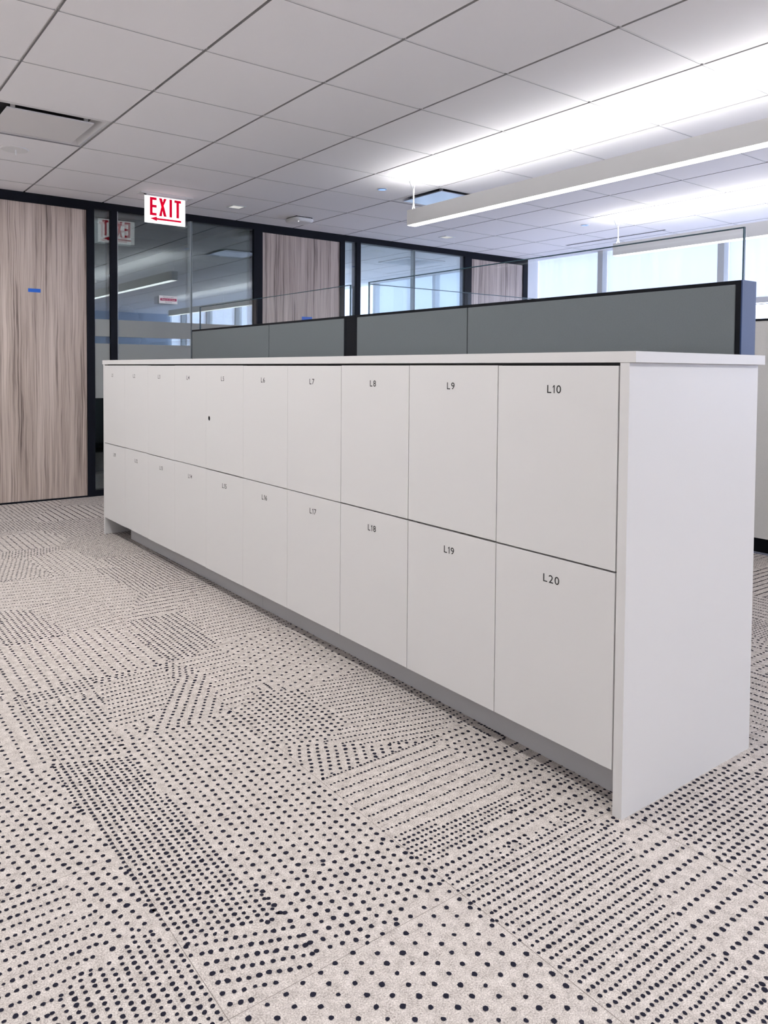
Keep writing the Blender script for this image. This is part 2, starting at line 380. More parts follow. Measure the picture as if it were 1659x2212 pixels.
def lattice(o, a, b, lo, hi):
    o, a, b = map(np.array, (o, a, b))
    Mx = np.linalg.inv(np.array([a, b]).T)
    cs = np.array([(x, y) for x in (lo[0], hi[0]) for y in (lo[1], hi[1])]) - o
    k = cs @ Mx.T
    i0, j0 = np.floor(k.min(0)).astype(int); i1, j1 = np.ceil(k.max(0)).astype(int)
    I, J = np.meshgrid(np.arange(i0, i1+1), np.arange(j0, j1+1))
    p = o + I.ravel()[:, None]*a + J.ravel()[:, None]*b
    m = (p[:, 0] >= lo[0]) & (p[:, 0] <= hi[0]) & (p[:, 1] >= lo[1]) & (p[:, 1] <= hi[1])
    return p[m]

def snap(v):
    v = np.array(v, float)
    if abs(v[1]) < 0.17*abs(v[0]): v[1] = 0
    elif abs(v[0]) < 0.17*abs(v[1]): v[0] = 0
    return v

def carpet_dots():
    out = []; rad = []
    taken = []
    size = lambda a, b: float(np.clip(.0009+.23*min(np.linalg.norm(a), np.linalg.norm(b)), .0034, .0053))
    for poly, o, a, b in REGIONS:
        P = np.array(poly); lo, hi = P.min(0), P.max(0)
        p = lattice(o, snap(a), b, lo, hi)
        k = in_poly(p[:, 0], p[:, 1], poly)
        for q in taken: k &= ~in_poly(p[:, 0], p[:, 1], q)
        out.append(p[k]); taken.append(poly); rad.append(np.full(k.sum(), size(a, b)))
    # the rest of the carpet: angular shards, each with rows along one tufting direction
    ns = 520
    seeds = np.stack([rng.uniform(X0, X1, ns), rng.uniform(Y0, Y1, ns)], 1)
    for i in range(ns):
        s = seeds[i]; R = 0.75
        lo, hi = s-R, s+R
        lo = np.maximum(lo, (X0, Y0)); hi = np.minimum(hi, (X1, Y1))
        bold = rng.random() < 0.4
        if bold: pitch = 0.0108; gap = rng.uniform(.030, .050)
        else: pitch = rng.choice([0.0115, 0.014, 0.017, 0.023]); gap = rng.choice([0.02, 0.024, 0.03, 0.037])
        st = rng.choice([0, 0.5, 0.33])*pitch
        if rng.random() < 0.5: a, b = (pitch, 0), (st, gap)
        else: a, b = (0, pitch), (gap, st)
        p = lattice(s, a, b, lo, hi)
        d = np.linalg.norm(p[:, None, :]-seeds[None, :, :], axis=2) if len(p) < 9000 else None
        if d is None:
            near = np.where(np.linalg.norm(seeds-s, axis=1) < 2*R)[0]
            dd = np.stack([np.hypot(p[:, 0]-seeds[n, 0], p[:, 1]-seeds[n, 1]) for n in near], 1)
            k = near[dd.argmin(1)] == i
        else: k = d.argmin(1) == i
        for q in taken: k &= ~in_poly(p[:, 0], p[:, 1], q)
        out.append(p[k]); rad.append(np.full(k.sum(), 0.0045 if bold else size(a, b)))
    p = np.concatenate(out)
    # nothing is seen of the carpet under and far behind the lockers
    return p, np.concatenate(rad)

def build_floor():
    P, RD = carpet_dots()
    P = P + rng.normal(0, 0.0009, P.shape)
    keep = (P[:, 1] > -4.2) | (np.abs(P[:, 0]) < 0)
    P = P[keep]; RD = RD[keep][:, None]
    n = len(P); S = 8
    ang = np.linspace(0, 2*np.pi, S, endpoint=False)[None, :]
    r = RD*(1+rng.normal(0, 0.10, (n, 1)))*(1+rng.normal(0, 0.10, (n, S)))
    vx = P[:, :1] + r*np.cos(ang); vy = P[:, 1:] + r*np.sin(ang)
    dv = np.stack([vx, vy, np.full_like(vx, 0.0008)], 2).reshape(-1, 3)
    base = np.array([(X0, Y0, 0), (X1, Y0, 0), (X1, Y1, 0), (X0, Y1, 0)], float)
    seams = []
    w = 0.00045
    for k in range(-8, 14):
        x = -0.257 + 0.522*k
        if X0 < x < X1: seams += [(x-w, Y0, .0004), (x+w, Y0, .0004), (x+w, Y1, .0004), (x-w, Y1, .0004)]
    for k in range(-14, 12):
        y = -2.005 + 0.53*k
        if Y0 < y < Y1: seams += [(X0, y-w, .0003), (X1, y-w, .0003), (X1, y+w, .0003), (X0, y+w, .0003)]
    seams = np.array(seams)
    V = np.concatenate([base, seams, dv]).astype(np.float32)
    nq = 1 + len(seams)//4
    loops = np.arange(len(V), dtype=np.int32)
    starts = np.concatenate([np.arange(nq)*4, nq*4 + np.arange(n)*S]).astype(np.int32)
    mats = np.concatenate([[0], np.full(nq-1, 2), np.full(n, 1)]).astype(np.int32)
    me = bpy.data.meshes.new('floor')
    me.vertices.add(len(V)); me.vertices.foreach_set('co', V.ravel())
    me.loops.add(len(loops)); me.loops.foreach_set('vertex_index', loops)
    me.polygons.add(len(starts)); me.polygons.foreach_set('loop_start', starts)
    me.polygons.foreach_set('material_index', mats)
    me.update(calc_edges=True); me.validate()
    for k in ('carpet', 'dot', 'seam'): me.materials.append(M[k])
    o = bpy.data.objects.new('floor', me); COL.objects.link(o)
    struct(o, 'beige carpet tiles with angular shards of navy dots', 'floor')
    print('carpet dots', n)
build_floor()

# ------------------------------------------------------------------ ceiling
def build_ceiling():
    mb = MB(); gap = 0.0068
    holes = {(0, 2), (5, 2)}
    for i in range(-7, 12):
        for j in range(-15, 6):
            if (i, j) in holes: continue
            x0, x1 = max(i*T+gap, X0), min((i+1)*T-gap, XW-.005); y0, y1 = max(j*T+gap, Y0), min((j+1)*T-gap, W-.002)
            if x1-x0 < 0.02 or y1-y0 < 0.02: continue
            mb.box(x0, x1, y0, y1, H, H+0.02)
    o = mb.build('ceiling', 'tile', origin=(0, 0, H))
    o.data.materials.append(M['tile_edge_shade'])
    for p in o.data.polygons:
        if abs(p.normal.z) < 0.5: p.material_index = 1
    struct(o, 'white lay-in ceiling tiles with narrow reveals over the open office', 'ceiling')
    g = MB()
    for i in range(-7, 12):
        if X0 < i*T < XW: g.box(i*T-.012, i*T+.012, Y0, W, H+0.0125, H+0.015)
    for j in range(-15, 6):
        if Y0 < j*T < W:
            for i in range(-7, 12):
                a, b = max(i*T+.011, X0), min((i+1)*T-.011, XW-.01)
                if b > a and not ((i, j) in holes or (i, j-1) in holes): g.box(a, b, j*T-gap+.0004, j*T+gap-.0004, H+0.0022, H+0.013)
    g.build('ceiling_grid', 'grid', o)
    d = MB().box(X0, XW, Y0, W, H+0.3, H+0.32); d.build('ceiling_deck', 'dark', o)
build_ceiling()

# ------------------------------------------------------------------ perimeter walls
struct(MB().box(X0-.1, X0, Y0, W, 0, H+.3).build('wall_left', 'wall'), 'white wall closing the left side of the office', 'wall')
struct(MB().box(X0-.1, XW+.2, Y0-.1, Y0, 0, H+.3).build('wall_back', 'daylit_wall'), 'wall at the back of the office with bluish daylight in its colour', 'wall')
struct(MB().box(X0, 0.13, W, W+.1, 0, H+.3).build('wall_far', 'wall'), 'white wall beside the first wood door', 'wall')
struct(MB().box(6.398, XW+.02, W-.0, W+.1, 0, H+.3).build('wall_far', 'wall'), 'narrow white pier between the last wood door and the windows', 'wall')
struct(MB().box(XW, XW+.14, Y0, 7.4, 0, 0.75).build('wall_right', 'wall'), 'low white wall below the windows', 'wall')
struct(MB().box(XW, XW+.14, Y0, 7.4, H+.003, H+.3).build('wall_right', 'wall'), 'white bulkhead strip above the windows', 'wall')
# offices behind the glass fronts
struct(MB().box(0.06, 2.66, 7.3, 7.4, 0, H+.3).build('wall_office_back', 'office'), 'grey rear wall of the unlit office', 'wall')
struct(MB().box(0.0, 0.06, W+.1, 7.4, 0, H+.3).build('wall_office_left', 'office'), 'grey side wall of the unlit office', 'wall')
struct(MB().box(2.63, 2.70, W+.1, 7.3, 0, H).build('wall_office_right', 'wall'), 'party wall between the two glass-fronted offices', 'wall')
struct(MB().box(2.70, XW+.1, 7.4, 7.5, 0, H+.3).build('wall_office_end', 'wall'), 'white end wall of the daylit office', 'wall')
struct(MB().box(0.0, XW, W, 7.4, -0.05, -0.0005).build('floor_office', 'carpet'), 'plain beige carpet inside the glass-fronted offices', 'floor')
def office_ceiling(x0, x1, mat, label, hole=None):
    mb = MB()
    for i in range(0, 12):
        for j in range(5, 13):
            a, b = max(i*T+.006, x0), min((i+1)*T-.006, x1); c, d = max(j*T+.006, W+.1), min((j+1)*T-.006, 7.4)
            if b-a < .02 or d-c < .02: continue
            mb.box(a, b, c, d, H, H+.02)
    o = mb.build('ceiling_office', mat, origin=(0, 0, H))
    MB().box(x0, x1, W, 7.4, H+.02, H+.04).build('ceiling_deck', 'grid', o)
    struct(o, label, 'ceiling')
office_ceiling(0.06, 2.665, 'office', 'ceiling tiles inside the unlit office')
office_ceiling(2.665, XW, 'tile', 'ceiling tiles inside the daylit office')

# ------------------------------------------------------------------ far wall: wood doors and glazed fronts
FD = 0.08   # frame depth
struct(MB().box(0.06, 6.398, W-.005, W+FD, 2.386, H+.02).build('trim_1', 'frame'), 'dark metal head track along the top of the office fronts', 'trim')

def door(n, x0, x1, fl, fr, label):
    """x0..x1 leaf, fl/fr outer frame edges"""
    t = thing('door_%d' % n, label, 'door', ((x0+x1)/2, W+.03, 0), kind='structure')
    MB().box(x0+.002, x1-.002, W+.004, W+.048, 0.012, 2.368, 0.002).build('door_leaf', 'wood', t)
    f = MB()
    f.box(fl, x0, W-.006, W+FD, 0, 2.386); f.box(x1, fr, W-.006, W+FD, 0, 2.386)
    f.box(x0, x1, W-.006, W+FD, 2.37, 2.386)
    f.build('door_frame', 'frame', t)
    return t
door(1, 0.19, 1.089, 0.13, 1.148, 'wide wood-veneer door at the far left with a strip of blue tape')
door(2, 2.714, 3.604, 2.621, 3.661, 'wood-veneer door between the two glazed fronts')
door(3, 5.446, 6.316, 5.336, 6.398, 'short-looking wood-veneer door at the window end of the far wall')

def glazing(n, x0, x1, label, joints=(), post=None):
    t = thing('window_%d' % n, label, 'window', ((x0+x1)/2, W+.03, 0), kind='structure')
    fr = MB()
    fr.box(x0, x1, W, W+FD, 0, 0.05)
    if post: fr.box(post[0], post[1], W-.006, W+FD, 0, 2.386)
    fr.build('frame', 'frame', t)
    xs = [x0] + list(joints) + [x1]
    for a, b in zip(xs, xs[1:]):
        pane = MB().box(a+.004, b-.004, W+.010, W+.016, 0.05, 2.386).build('pane', 'glass', t)
        MB().box(a+.004, b-.004, W+.060, W+.066, 0.05, 2.386).build('inner_pane', 'glass', t)
        f = MB()
        f.box(a+.006, b-.006, W+.008, W+.0095, 1.336, 1.479); f.box(a+.006, b-.006, W+.008, W+.0095, 0.82, 1.277)
        f.build('frosted_band', 'film', pane)
    if joints:
        j = MB()
        for x in joints: j.box(x-.010, x-.004, W+.010, W+.066, .05, 2.386); j.box(x+.004, x+.010, W+.010, W+.066, .05, 2.386)
        j.build('joint_strip', 'joint', t)
    return t
glazing(1, 1.148, 1.281, 'narrow glass sidelight beside the far-left wood door', post=(1.281, 1.338))
glazing(2, 1.343, 2.621, 'large dark glass front reflecting a pendant light, left of the middle door', (2.003,))
glazing(3, 3.661, 3.806, 'narrow glass sidelight right of the middle wood door', post=(3.806, 3.859))
glazing(4, 3.859, 5.336, 'bright glass front looking into the daylit office', (4.595,))
struct(MB().box(1.338, 1.3425, W-.003, W+.06, 0, 2.386).build('trim_2', 'joint'), 'pale edge strip where the dark glass front meets its post', 'trim')
struct(MB().box(0.19, 1.089, W-.004, W+.003, 0, 0.012).build('trim_3', 'frame'), 'dark threshold line below the far-left wood door', 'trim')

# blue tape on two doors
tag(MB().box(0.636, 0.729, W+.0035, W+.0042, 1.668, 1.697).build('tape_strip', 'tape'), 'short strip of blue tape stuck on the far-left wood door', 'tape')
tag(MB().box(3.155, 3.275, W+.0035, W+.0042, 1.555, 1.592).build('tape_strip', 'tape'), 'blue tape on the middle wood door, half hidden by the partition', 'tape')

# notice on the dark glass
t = thing('notice_sign', 'small white notice with a crimson band on the dark glass front', 'sign', (1.785, W+.006, 1.64))
MB().box(1.703, 1.868, W-.002, W+.0075, 1.640, 1.708, .001).build('card', 'paper', t)
MB().box(1.712, 1.860, W-.0035, W-.0018, 1.664, 1.685).build('printed_band', 'crimson', t)
text_part('lettering', 'Please do not touch', 0.0155, 'paper', t, (1.786, W-.0042, 1.6745), (1, 0, 0), (0, 0, 1), 'white lettering')
text_part('lettering', 'Replacement in progress', 0.0095, 'grey', t, (1.785, W-.0028, 1.6965), (1, 0, 0), (0, 0, 1), 'grey lettering')
text_part('lettering', 'Day of service', 0.0105, 'grey', t, (1.787, W-.0028, 1.652), (1, 0, 0), (0, 0, 1), 'grey lettering')

# ------------------------------------------------------------------ window wall
ys = [-8.0 + 0.0]
mull = [2.372 + 1.431*k for k in range(-7, 4)]
bounds = [Y0] + [y for y in mull if Y0 < y < 7.3] + [7.4]
for k, y in enumerate(mull):
    if not (Y0 < y < 7.3): continue
    lab = {0: 'pale mullion behind the second pendant light', -1: 'pale mullion beside the glass screen corner', 2: 'pale mullion inside the daylit office'}.get(k-7, 'pale window mullion %s' % ('out of view',))
    struct(MB().box(XW-.075, XW+.06, y-.034, y+.034, 0.75, H+.003).build('trim_%d' % (k+4), 'mull'), lab, 'trim')
for k, (a, b) in enumerate(zip(bounds, bounds[1:])):
    t = thing('window_%d' % (k+5), 'tall window bay in the daylit window wall', 'window', (XW+.08, (a+b)/2, 0.75), kind='structure')
    f = MB(); f.box(XW+.05, XW+.1, a, b, .75, .80); f.box(XW+.05, XW+.1, a, b, 1.15, 1.18)
    f.build('frame', 'mull', t)
    MB().box(XW+.09, XW+.096, a, b, .80, H).build('pane', 'screen', t)
def shade(y0, y1, label):
    t = thing('window_roller_shade', label, 'blind', (XW, (y0+y1)/2, 1.745), group='roller shades on the window wall')
    MB().box(XW+.014, XW+.016, y0, y1, 1.79, H+.006).build('shade_cloth', 'shade', t)
    MB().box(XW+.006, XW+.024, y0, y1, 1.745, 1.80, .003).build('hem_bar', 'hem', t)
g = .042
shade(2.372+g, 3.355, 'pale roller shade beside the last wood door')
shade(0.941+g, 2.372-g, 'pale roller shade behind the second pendant light')
shade(-0.49+g, 0.941-g, 'pale roller shade at the right edge behind the glass screen corner')
shade(3.803+g, 5.234-g, 'pale roller shade in the daylit office, nearest the wood door')
shade(5.234+g, 6.665-g, 'pale roller shade in the daylit office, left of the mullion')

# ------------------------------------------------------------------ locker bank
XF = 0.753; XB = 1.352
bd = [-2.0155, -1.621, -1.231, -0.846, -0.466, -0.081, 0.306, 0.691, 1.076, 1.461, 1.846]
ly = [-1.82, -1.427, -1.037, -0.648, -0.261, 0.125, 0.519, 0.909, 1.300, 1.690]
pos1 = {1: 'upper row, far left end', 10: 'upper row, next to the near end panel'}
def locker(num, y0, y1, z0, z1, yl, zl, where):
    t = thing('locker', 'white locker marked L%d, %s' % (num, where), 'locker', ((XF+XB)/2, (y0+y1)/2, z0), 'numbered white lockers')
    jz = random.uniform(-.0012, .0012)
    MB().box(XF+.021, XB, y0+.0006, y1-.0006, z0, z1).build('carcass', 'carc', t)
    d0, d1 = z0+.002, (1.0885 if z1 > 1 else z1-.0022)
    g = .0014 if y0 < -.9 else (.0009 if y0 < -.5 else .0004)
    if num == 5:
        # door with a round lock hole
        bm = bmesh.new(); hy, hz, hr = 0.272, 0.836, 0.0115
        o_ = [(y0+g, d0), (y1-g, d0), (y1-g, d1), (y0+g, d1)]
        ov = [bm.verts.new((XF, y, z)) for y, z in o_]
        oe = [bm.edges.new((ov[i], ov[(i+1) % 4])) for i in range(4)]
        cv = [bm.verts.new((XF, hy+hr*math.cos(a), hz+hr*math.sin(a))) for a in [2*math.pi*i/28 for i in range(28)]]
        ce = [bm.edges.new((cv[i], cv[(i+1) % 28])) for i in range(28)]
        bmesh.ops.triangle_fill(bm, use_beauty=True, edges=oe+ce)
        r = bmesh.ops.extrude_face_region(bm, geom=list(bm.faces))
        bmesh.ops.translate(bm, vec=(.019, 0, 0), verts=[v for v in r['geom'] if isinstance(v, bmesh.types.BMVert)])
        mb = MB(); mb.bm.free(); mb.bm = bm
        door_ = mb.build('door', 'lam', t)
        h = MB().cyl((XF+.0025, hy, hz), (XF+.0205, hy, hz), hr+.0002, seg=28)  # black plug set in the hole in place of its shade
        ho = h.build('lock_hole_shade', 'black', door_); ho['label'] = 'black plug standing for the shade in the lock hole'
    else:
        door_ = MB().box(XF, XF+.019, y0+g, y1-g, d0+jz, d1+jz, .0007).build('door', 'lam', t)
    number_part('L%d' % num, door_, (XF-.0003, yl, zl))
    return t
for k in range(10):
    num = 10-k
    locker(num, bd[k], bd[k+1], .5925, 1.0953, ly[k], 1.0275, 'in the upper row')
    locker(num+10, bd[k], bd[k+1], .108, .5922, ly[k]+(0.0 if k < 3 else -.012-.004*(k-3)), .532, 'in the lower row')
tag(MB().box(XF-.0005, XB+.006, -2.061, 1.888, 1.0957, 1.1222, .0008).build('worktop', 'lam'), 'long white laminate worktop over the bank of lockers', 'worktop')
tag(MB().box(XF+.0005, XB+.001, -2.0440, -2.0180, 0, 1.0953, .0006).build('end_panel', 'lam'), 'tall white end panel at the near right end of the lockers', 'panel')
tag(MB().box(XF+.0005, XB+.001, 1.848, 1.872, 0, 1.0953, .0006).build('end_panel', 'lam'), 'white end panel at the far left end of the lockers', 'panel')
tag(MB().box(.840, .858, -2.0165, -.106, 0, .1078).build('toe_kick', 'kick'), 'grey toe kick board under the nearer lockers', 'toe kick')
tag(MB().box(.840, .858, -.1045, 1.61, 0, .1078).build('toe_kick', 'kick'), 'grey toe kick board under the farther lockers', 'toe kick')

# ------------------------------------------------------------------ workstation partitions behind the lockers
XP = 1.385
def partition(y0, y1, seam, label, endcap_at=None):
    t = thing('partition', label, 'partition', (XP+.04, (y0+y1)/2, 0), 'grey cubicle partitions')
    f = MB(); f.box(XP+.004, XP+.080, y0, y1, 0.0, 1.343, .002)
    f.build('frame', 'black', t)
    m = .017
    for a, b in ((y0+m, seam-.0022), (seam+.0022, y1-m)):
        MB().box(XP, XP+.01, a, b, 0.12, 1.331, .003).build('fabric_panel', 'fabric', t)
        MB().box(XP+.074, XP+.084, a, b, 0.12, 1.331, .003).build('fabric_panel', 'fabric', t)
    if endcap_at is not None:
        MB().box(XP+.002, XP+.082, endcap_at-.004, endcap_at, 0, 1.343, .001).build('end_cap', 'endcap', t)
    # glass screen standing in the top of the partition
    ga, gb = (y0-.02 if endcap_at is not None else y0+.03), y1-.06
    ga = y0 + .012; 
    sc = MB().box(XP+.036, XP+.044, ga+.004, gb-.004, 1.341, 1.499).build('glass_screen', 'screen', t)
    e = MB(); e.box(XP+.036, XP+.044, ga, gb, 1.499, 1.502); e.box(XP+.036, XP+.044, ga, ga+.004, 1.341, 1.502); e.box(XP+.036, XP+.044, gb-.004, gb, 1.341, 1.502)
    e.build('glass_edge', 'edge', sc)
    return t
partition(-1.972, -0.037, -0.832, 'grey fabric partition with glass screen behind the nearer lockers', -1.972)
partition(0.045, 1.944, 0.831, 'grey fabric partition with glass screen behind the farther lockers')
tag(MB().box(XP+.004, XP+.080, -0.0365, 0.0445, 0, 1.343, .001).build('partition_post', 'black'), 'black post joining the two grey partitions', 'post')
# divider running back towards the windows
t = thing('partition', 'partition with glass screen running from the black post towards the windows', 'partition', (2.45, 0.0, 0), 'grey cubicle partitions')
MB().box(XP+.082, 3.4, -.036, .036, 0, 1.335, .002).build('frame', 'black', t)
for s in (-1, 1):
    MB().box(XP+.1, 3.39, s*.035, s*.041, .12, 1.325, .002).build('fabric_panel', 'fabric', t)
sc = MB().box(XP+.085, 3.35, -.064+.02, -.056+.02, 1.333, 1.499).build('glass_screen', 'screen', t)
MB().box(XP+.085, 3.35, -.064+.02, -.056+.02, 1.499, 1.502).box(XP+.081, XP+.085, -.064+.02, -.056+.02, 1.343, 1.502).build('glass_edge', 'edge', sc)
# pale partition farther right
t = thing('partition', 'pale panel partition with black base at the right edge of the view', 'partition', (3.76, 0.0, 0))
MB().box(3.722, 3.80, -2.3, 1.9, .095, 1.378, .002).build('panel', 'pwhite', t)
MB().box(3.73, 3.79, -2.3, 1.9, .012, .095).build('base', 'black', t)
MB().box(3.728, 3.792, -2.3, 1.9, 0, .012).build('base_strip', 'steel', t)
MB().box(3.718, 3.804, -2.3, 1.9, 1.378, 1.391, .001).build('top_rail', 'black', t)
sc = MB().box(3.757, 3.765, -2.3, 1.9, 1.391, 1.479).build('glass_screen', 'screen', t)
MB().box(3.757, 3.765, -2.3, 1.9, 1.479, 1.482).build('glass_edge', 'edge', sc)

# ------------------------------------------------------------------ pendant lights
def pendant(x, y1, y0, label, hangers):
    t = thing('pendant_light', label, 'light', (x, y1, 2.112), 'white linear pendant lights')
    hw, zb, zt = .038, 2.115, 2.222
    h = MB()
    h.box(x-hw, x-hw+.003, y0, y1, zb, zt); h.box(x+hw-.003, x+hw, y0, y1, zb, zt)
    h.box(x-hw+.003, x+hw-.003, y1-.003, y1, zb, zt); h.box(x-hw+.003, x+hw-.003, y0, y0+.003, zb, zt)
    h.box(x-hw+.003, x+hw-.003, y0+.003, y1-.003, zb+.045, zb+.06)
    h.build('housing', 'pend', t)
    MB().box(x-hw+.0032, x+hw-.0032, y0+.0032, y1-.0032, zb-.004, zb+.010, .002).build('lower_lens', 'down', t)
    MB().box(x-hw+.008, x+hw-.008, y0+.01, y1-.01, zt-.012, zt-.004).build('upper_lens', 'up', t)
    for yh in hangers:
        c = MB().cyl((x, yh, H-.006), (x, yh, H), .056, .062, 32).cyl((x, yh, H-.016), (x, yh, H-.006), .012, .018, 16).build('ceiling_canopy', 'cable', t)
        k = MB()
        j = (x, yh-.012, H-.085)
        k.tube([(x, yh+.034, H-.006), (x, yh+.012, H-.05), j], .0032)
        k.tube([(x, yh-.034, H-.006), (x, yh-.022, H-.05), j], .0032)
        k.tube([j, (x, yh-.014, zt+.055)], .0048)
        k.cyl((x, yh-.012, H-.098), (x, yh-.012, H-.075), .007)
        k.tube([(x, yh-.014, zt+.055), (x, yh+.002, zt-.004)], .0032); k.tube([(x, yh-.014, zt+.055), (x, yh-.028, zt-.004)], .0032)
        k.build('hanging_cable', 'cable', t)
    return t
pendant(2.742, 1.186, -4.2, 'long white linear pendant light nearer the lockers', (1.172, -2.4))
pendant(5.097, 1.150, -4.8, 'white linear pendant light farther back, near the windows', (1.137, -2.4))
t = thing('added_strip_light', 'added unseen ceiling strip light over the aisle beside the viewer', 'light', (-0.33, 0.3, H-.006))  # unseen lamp added for brightness and the toe kick shadow
MB().box(-.39, -.27, -2.3, 2.9, H-.004, H+.003).build('trim_frame', 'plastic', t)
MB().box(-.375, -.285, -2.29, 2.89, H-.006, H-.0035).build('lens', 'strip', t)
t = thing('added_strip_light', 'added unseen ceiling strip light over the open floor behind the viewer', 'light', (1.2, -4.6, H-.004))  # unseen lamp added to brighten the near end panel
MB().box(-.8, 3.2, -4.74, -4.46, H-.004, H+.003).build('trim_frame', 'plastic', t)
MB().box(-.79, 3.19, -4.69, -4.51, H-.006, H-.0035).build('lens', 'strip', t)
pendant(-1.98, 2.4, -4.9, 'added unseen pendant light at the left of the aisle', (2.2, -4.0))  # unseen pendant added to brighten the left side and ceiling

# ------------------------------------------------------------------ ceiling fittings
def diffuser(cx, cy, label, pm, z=H):
    t = thing('air_diffuser', label, 'air vent', (cx, cy, z), 'square ceiling air diffusers')
    a, b, hh = .298, .245, .055
    f = MB()
    ring = lambda h, zz: [(cx-h, cy-h, zz), (cx+h, cy-h, zz), (cx+h, cy+h, zz), (cx-h, cy+h, zz)]
    r0, r1, r2 = ring(a, z+.004), ring(a-.018, z), ring(b, z+hh)
    for p, q in ((r0, r1), (r1, r2)):
        for i in range(4): f.quad([p[i], p[(i+1) % 4], q[(i+1) % 4], q[i]])
    bmesh.ops.remove_doubles(f.bm, verts=f.bm.verts, dist=.0001)
    f.build('frame', 'plaque', t)
    MB().box(cx-b, cx+b, cy-b, cy+b, z+hh, z+hh+.12).build('duct_neck', 'dark', t)
    p = MB().box(cx-.226, cx+.226, cy-.226, cy+.226, z-.006, z+.002, .002)
    for sx in (-1, 1):
        for sy in (-1, 1): p.box(cx+sx*.19-.01, cx+sx*.19+.01, cy+sy*.19-.01, cy+sy*.19+.01, z+.002, z+hh)
    p.build('plaque', pm, t)
    return t
diffuser(.5*T, 2.5*T, 'square air diffuser in the ceiling at the far left', 'plaque')
diffuser(5.5*T, 2.5*T, 'square air diffuser behind the near pendant light', 'plaque2')
t = thing('office_air_diffuser', 'pale square air diffuser in the ceiling of the daylit office', 'light panel', (5.40, 4.40, H))  # the office's ceiling air diffuser as a flat panel; gives no light
MB().box(5.10, 5.70, 4.10, 4.70, H-.012, H-.0005, .003).build('frame', 'plaque', t)
MB().box(5.14, 5.66, 4.14, 4.66, H-.014, H-.0115).build('lens', 'shade', t)

t = thing('ceiling_disc', 'flat round white cover disc on the ceiling at the far left', 'ceiling cover', (.288, 2.125, H))
MB().cyl((.288, 2.125, H-.007), (.288, 2.125, H), .078, .083, 48).build('disc', 'plastic', t)
MB().cyl((.292, 2.118, H-.040), (.292, 2.118, H-.007), .0035, .0045, 12).build('stem', 'plastic', t)

def can(cx, cy, label):
    t = thing('ceiling_sprinkler_cap', label, 'sprinkler', (cx, cy, H), 'round recessed ceiling caps')
    MB().cyl((cx, cy, H-.003), (cx, cy, H+.004), .040, .044, 32).build('ring', 'plastic', t)
    MB().cyl((cx, cy, H-.006), (cx, cy, H-.003), .030, .034, 32).build('cap', 'chrome', t)
can(2.747, 1.54, 'small round cap with a painted blue reflection beside the near pendant canopy')
can(5.105, 1.497, 'small round cap beside the far pendant canopy')
def square_light(cx, cy, label):
    t = thing('square_downlight', label, 'light', (cx, cy, H), 'small square ceiling lights')
    h = .062; f = MB()
    for a in ((-h, h, -h, -h+.012), (-h, h, h-.012, h), (-h, -h+.012, -h+.012, h-.012), (h-.012, h, -h+.012, h-.012)):
        f.box(cx+a[0], cx+a[1], cy+a[2], cy+a[3], H-.005, H+.0)
    f.build('trim_ring', 'mull', t)
    MB().box(cx-h+.012, cx+h-.012, cy-h+.012, cy+h-.012, H-.003, H-.0005).build('lens', 'led', t)
square_light(2.165, 2.812, 'small square ceiling light right of the exit sign')
square_light(4.542, 2.794, 'small square ceiling light under the near pendant, by the bright glass front')

# wireless access point
cx, cy = 2.842, 2.90
t = thing('access_point', 'white rounded-square wireless unit on the ceiling above the middle door', 'wireless unit', (cx, cy, H-.045))
bm = bmesh.new()
def rsq(h, r, z):
    P = []
    for sx, sy, a0 in ((1, 1, 0), (-1, 1, 90), (-1, -1, 180), (1, -1, 270)):
        for k in range(7):
            a = math.radians(a0+15*k); P.append((cx+sx*(h-r)+r*math.cos(a), cy+sy*(h-r)+r*math.sin(a), z))
    return P
rings = [rsq(.096, .045, H-.008), rsq(.106, .05, H-.018), rsq(.103, .05, H-.034), rsq(.094, .045, H-.043), rsq(.080, .04, H-.045)]
vr = [[bm.verts.new(p) for p in r] for r in rings]
for a, b in zip(vr, vr[1:]):
    n = len(a)
    for i in range(n): bm.faces.new((a[i], a[(i+1) % n], b[(i+1) % n], b[i]))
bm.faces.new(vr[0]); bm.faces.new(vr[-1])
mb = MB(); mb.bm.free(); mb.bm = bm; mb.build('body', 'plastic', t)
MB().box(cx-.085, cx+.085, cy-.085, cy+.085, H-.008, H).build('mounting_plate', 'black', t)
MB().cyl((cx-.055, cy-.075, H-.046), (cx-.055, cy-.075, H-.043), .005, .005, 12).build('status_lamp', 'dot_led', t)

# linear slot near the windows
t = thing('ceiling_slot_diffuser', 'thin dark linear slot in the ceiling near the windows', 'air vent', (5.90, 1.77, H))
MB().box(5.885, 5.915, 1.172, 1.772, H-.003, H+.004).box(5.885, 5.915, 1.782, 2.36, H-.003, H+.004).build('slot', 'black', t)
MB().box(5.918, 5.924, 1.172, 2.36, H-.003, H).box(5.876, 5.882, 1.172, 2.36, H-.003, H).build('flange', 'plastic', t)

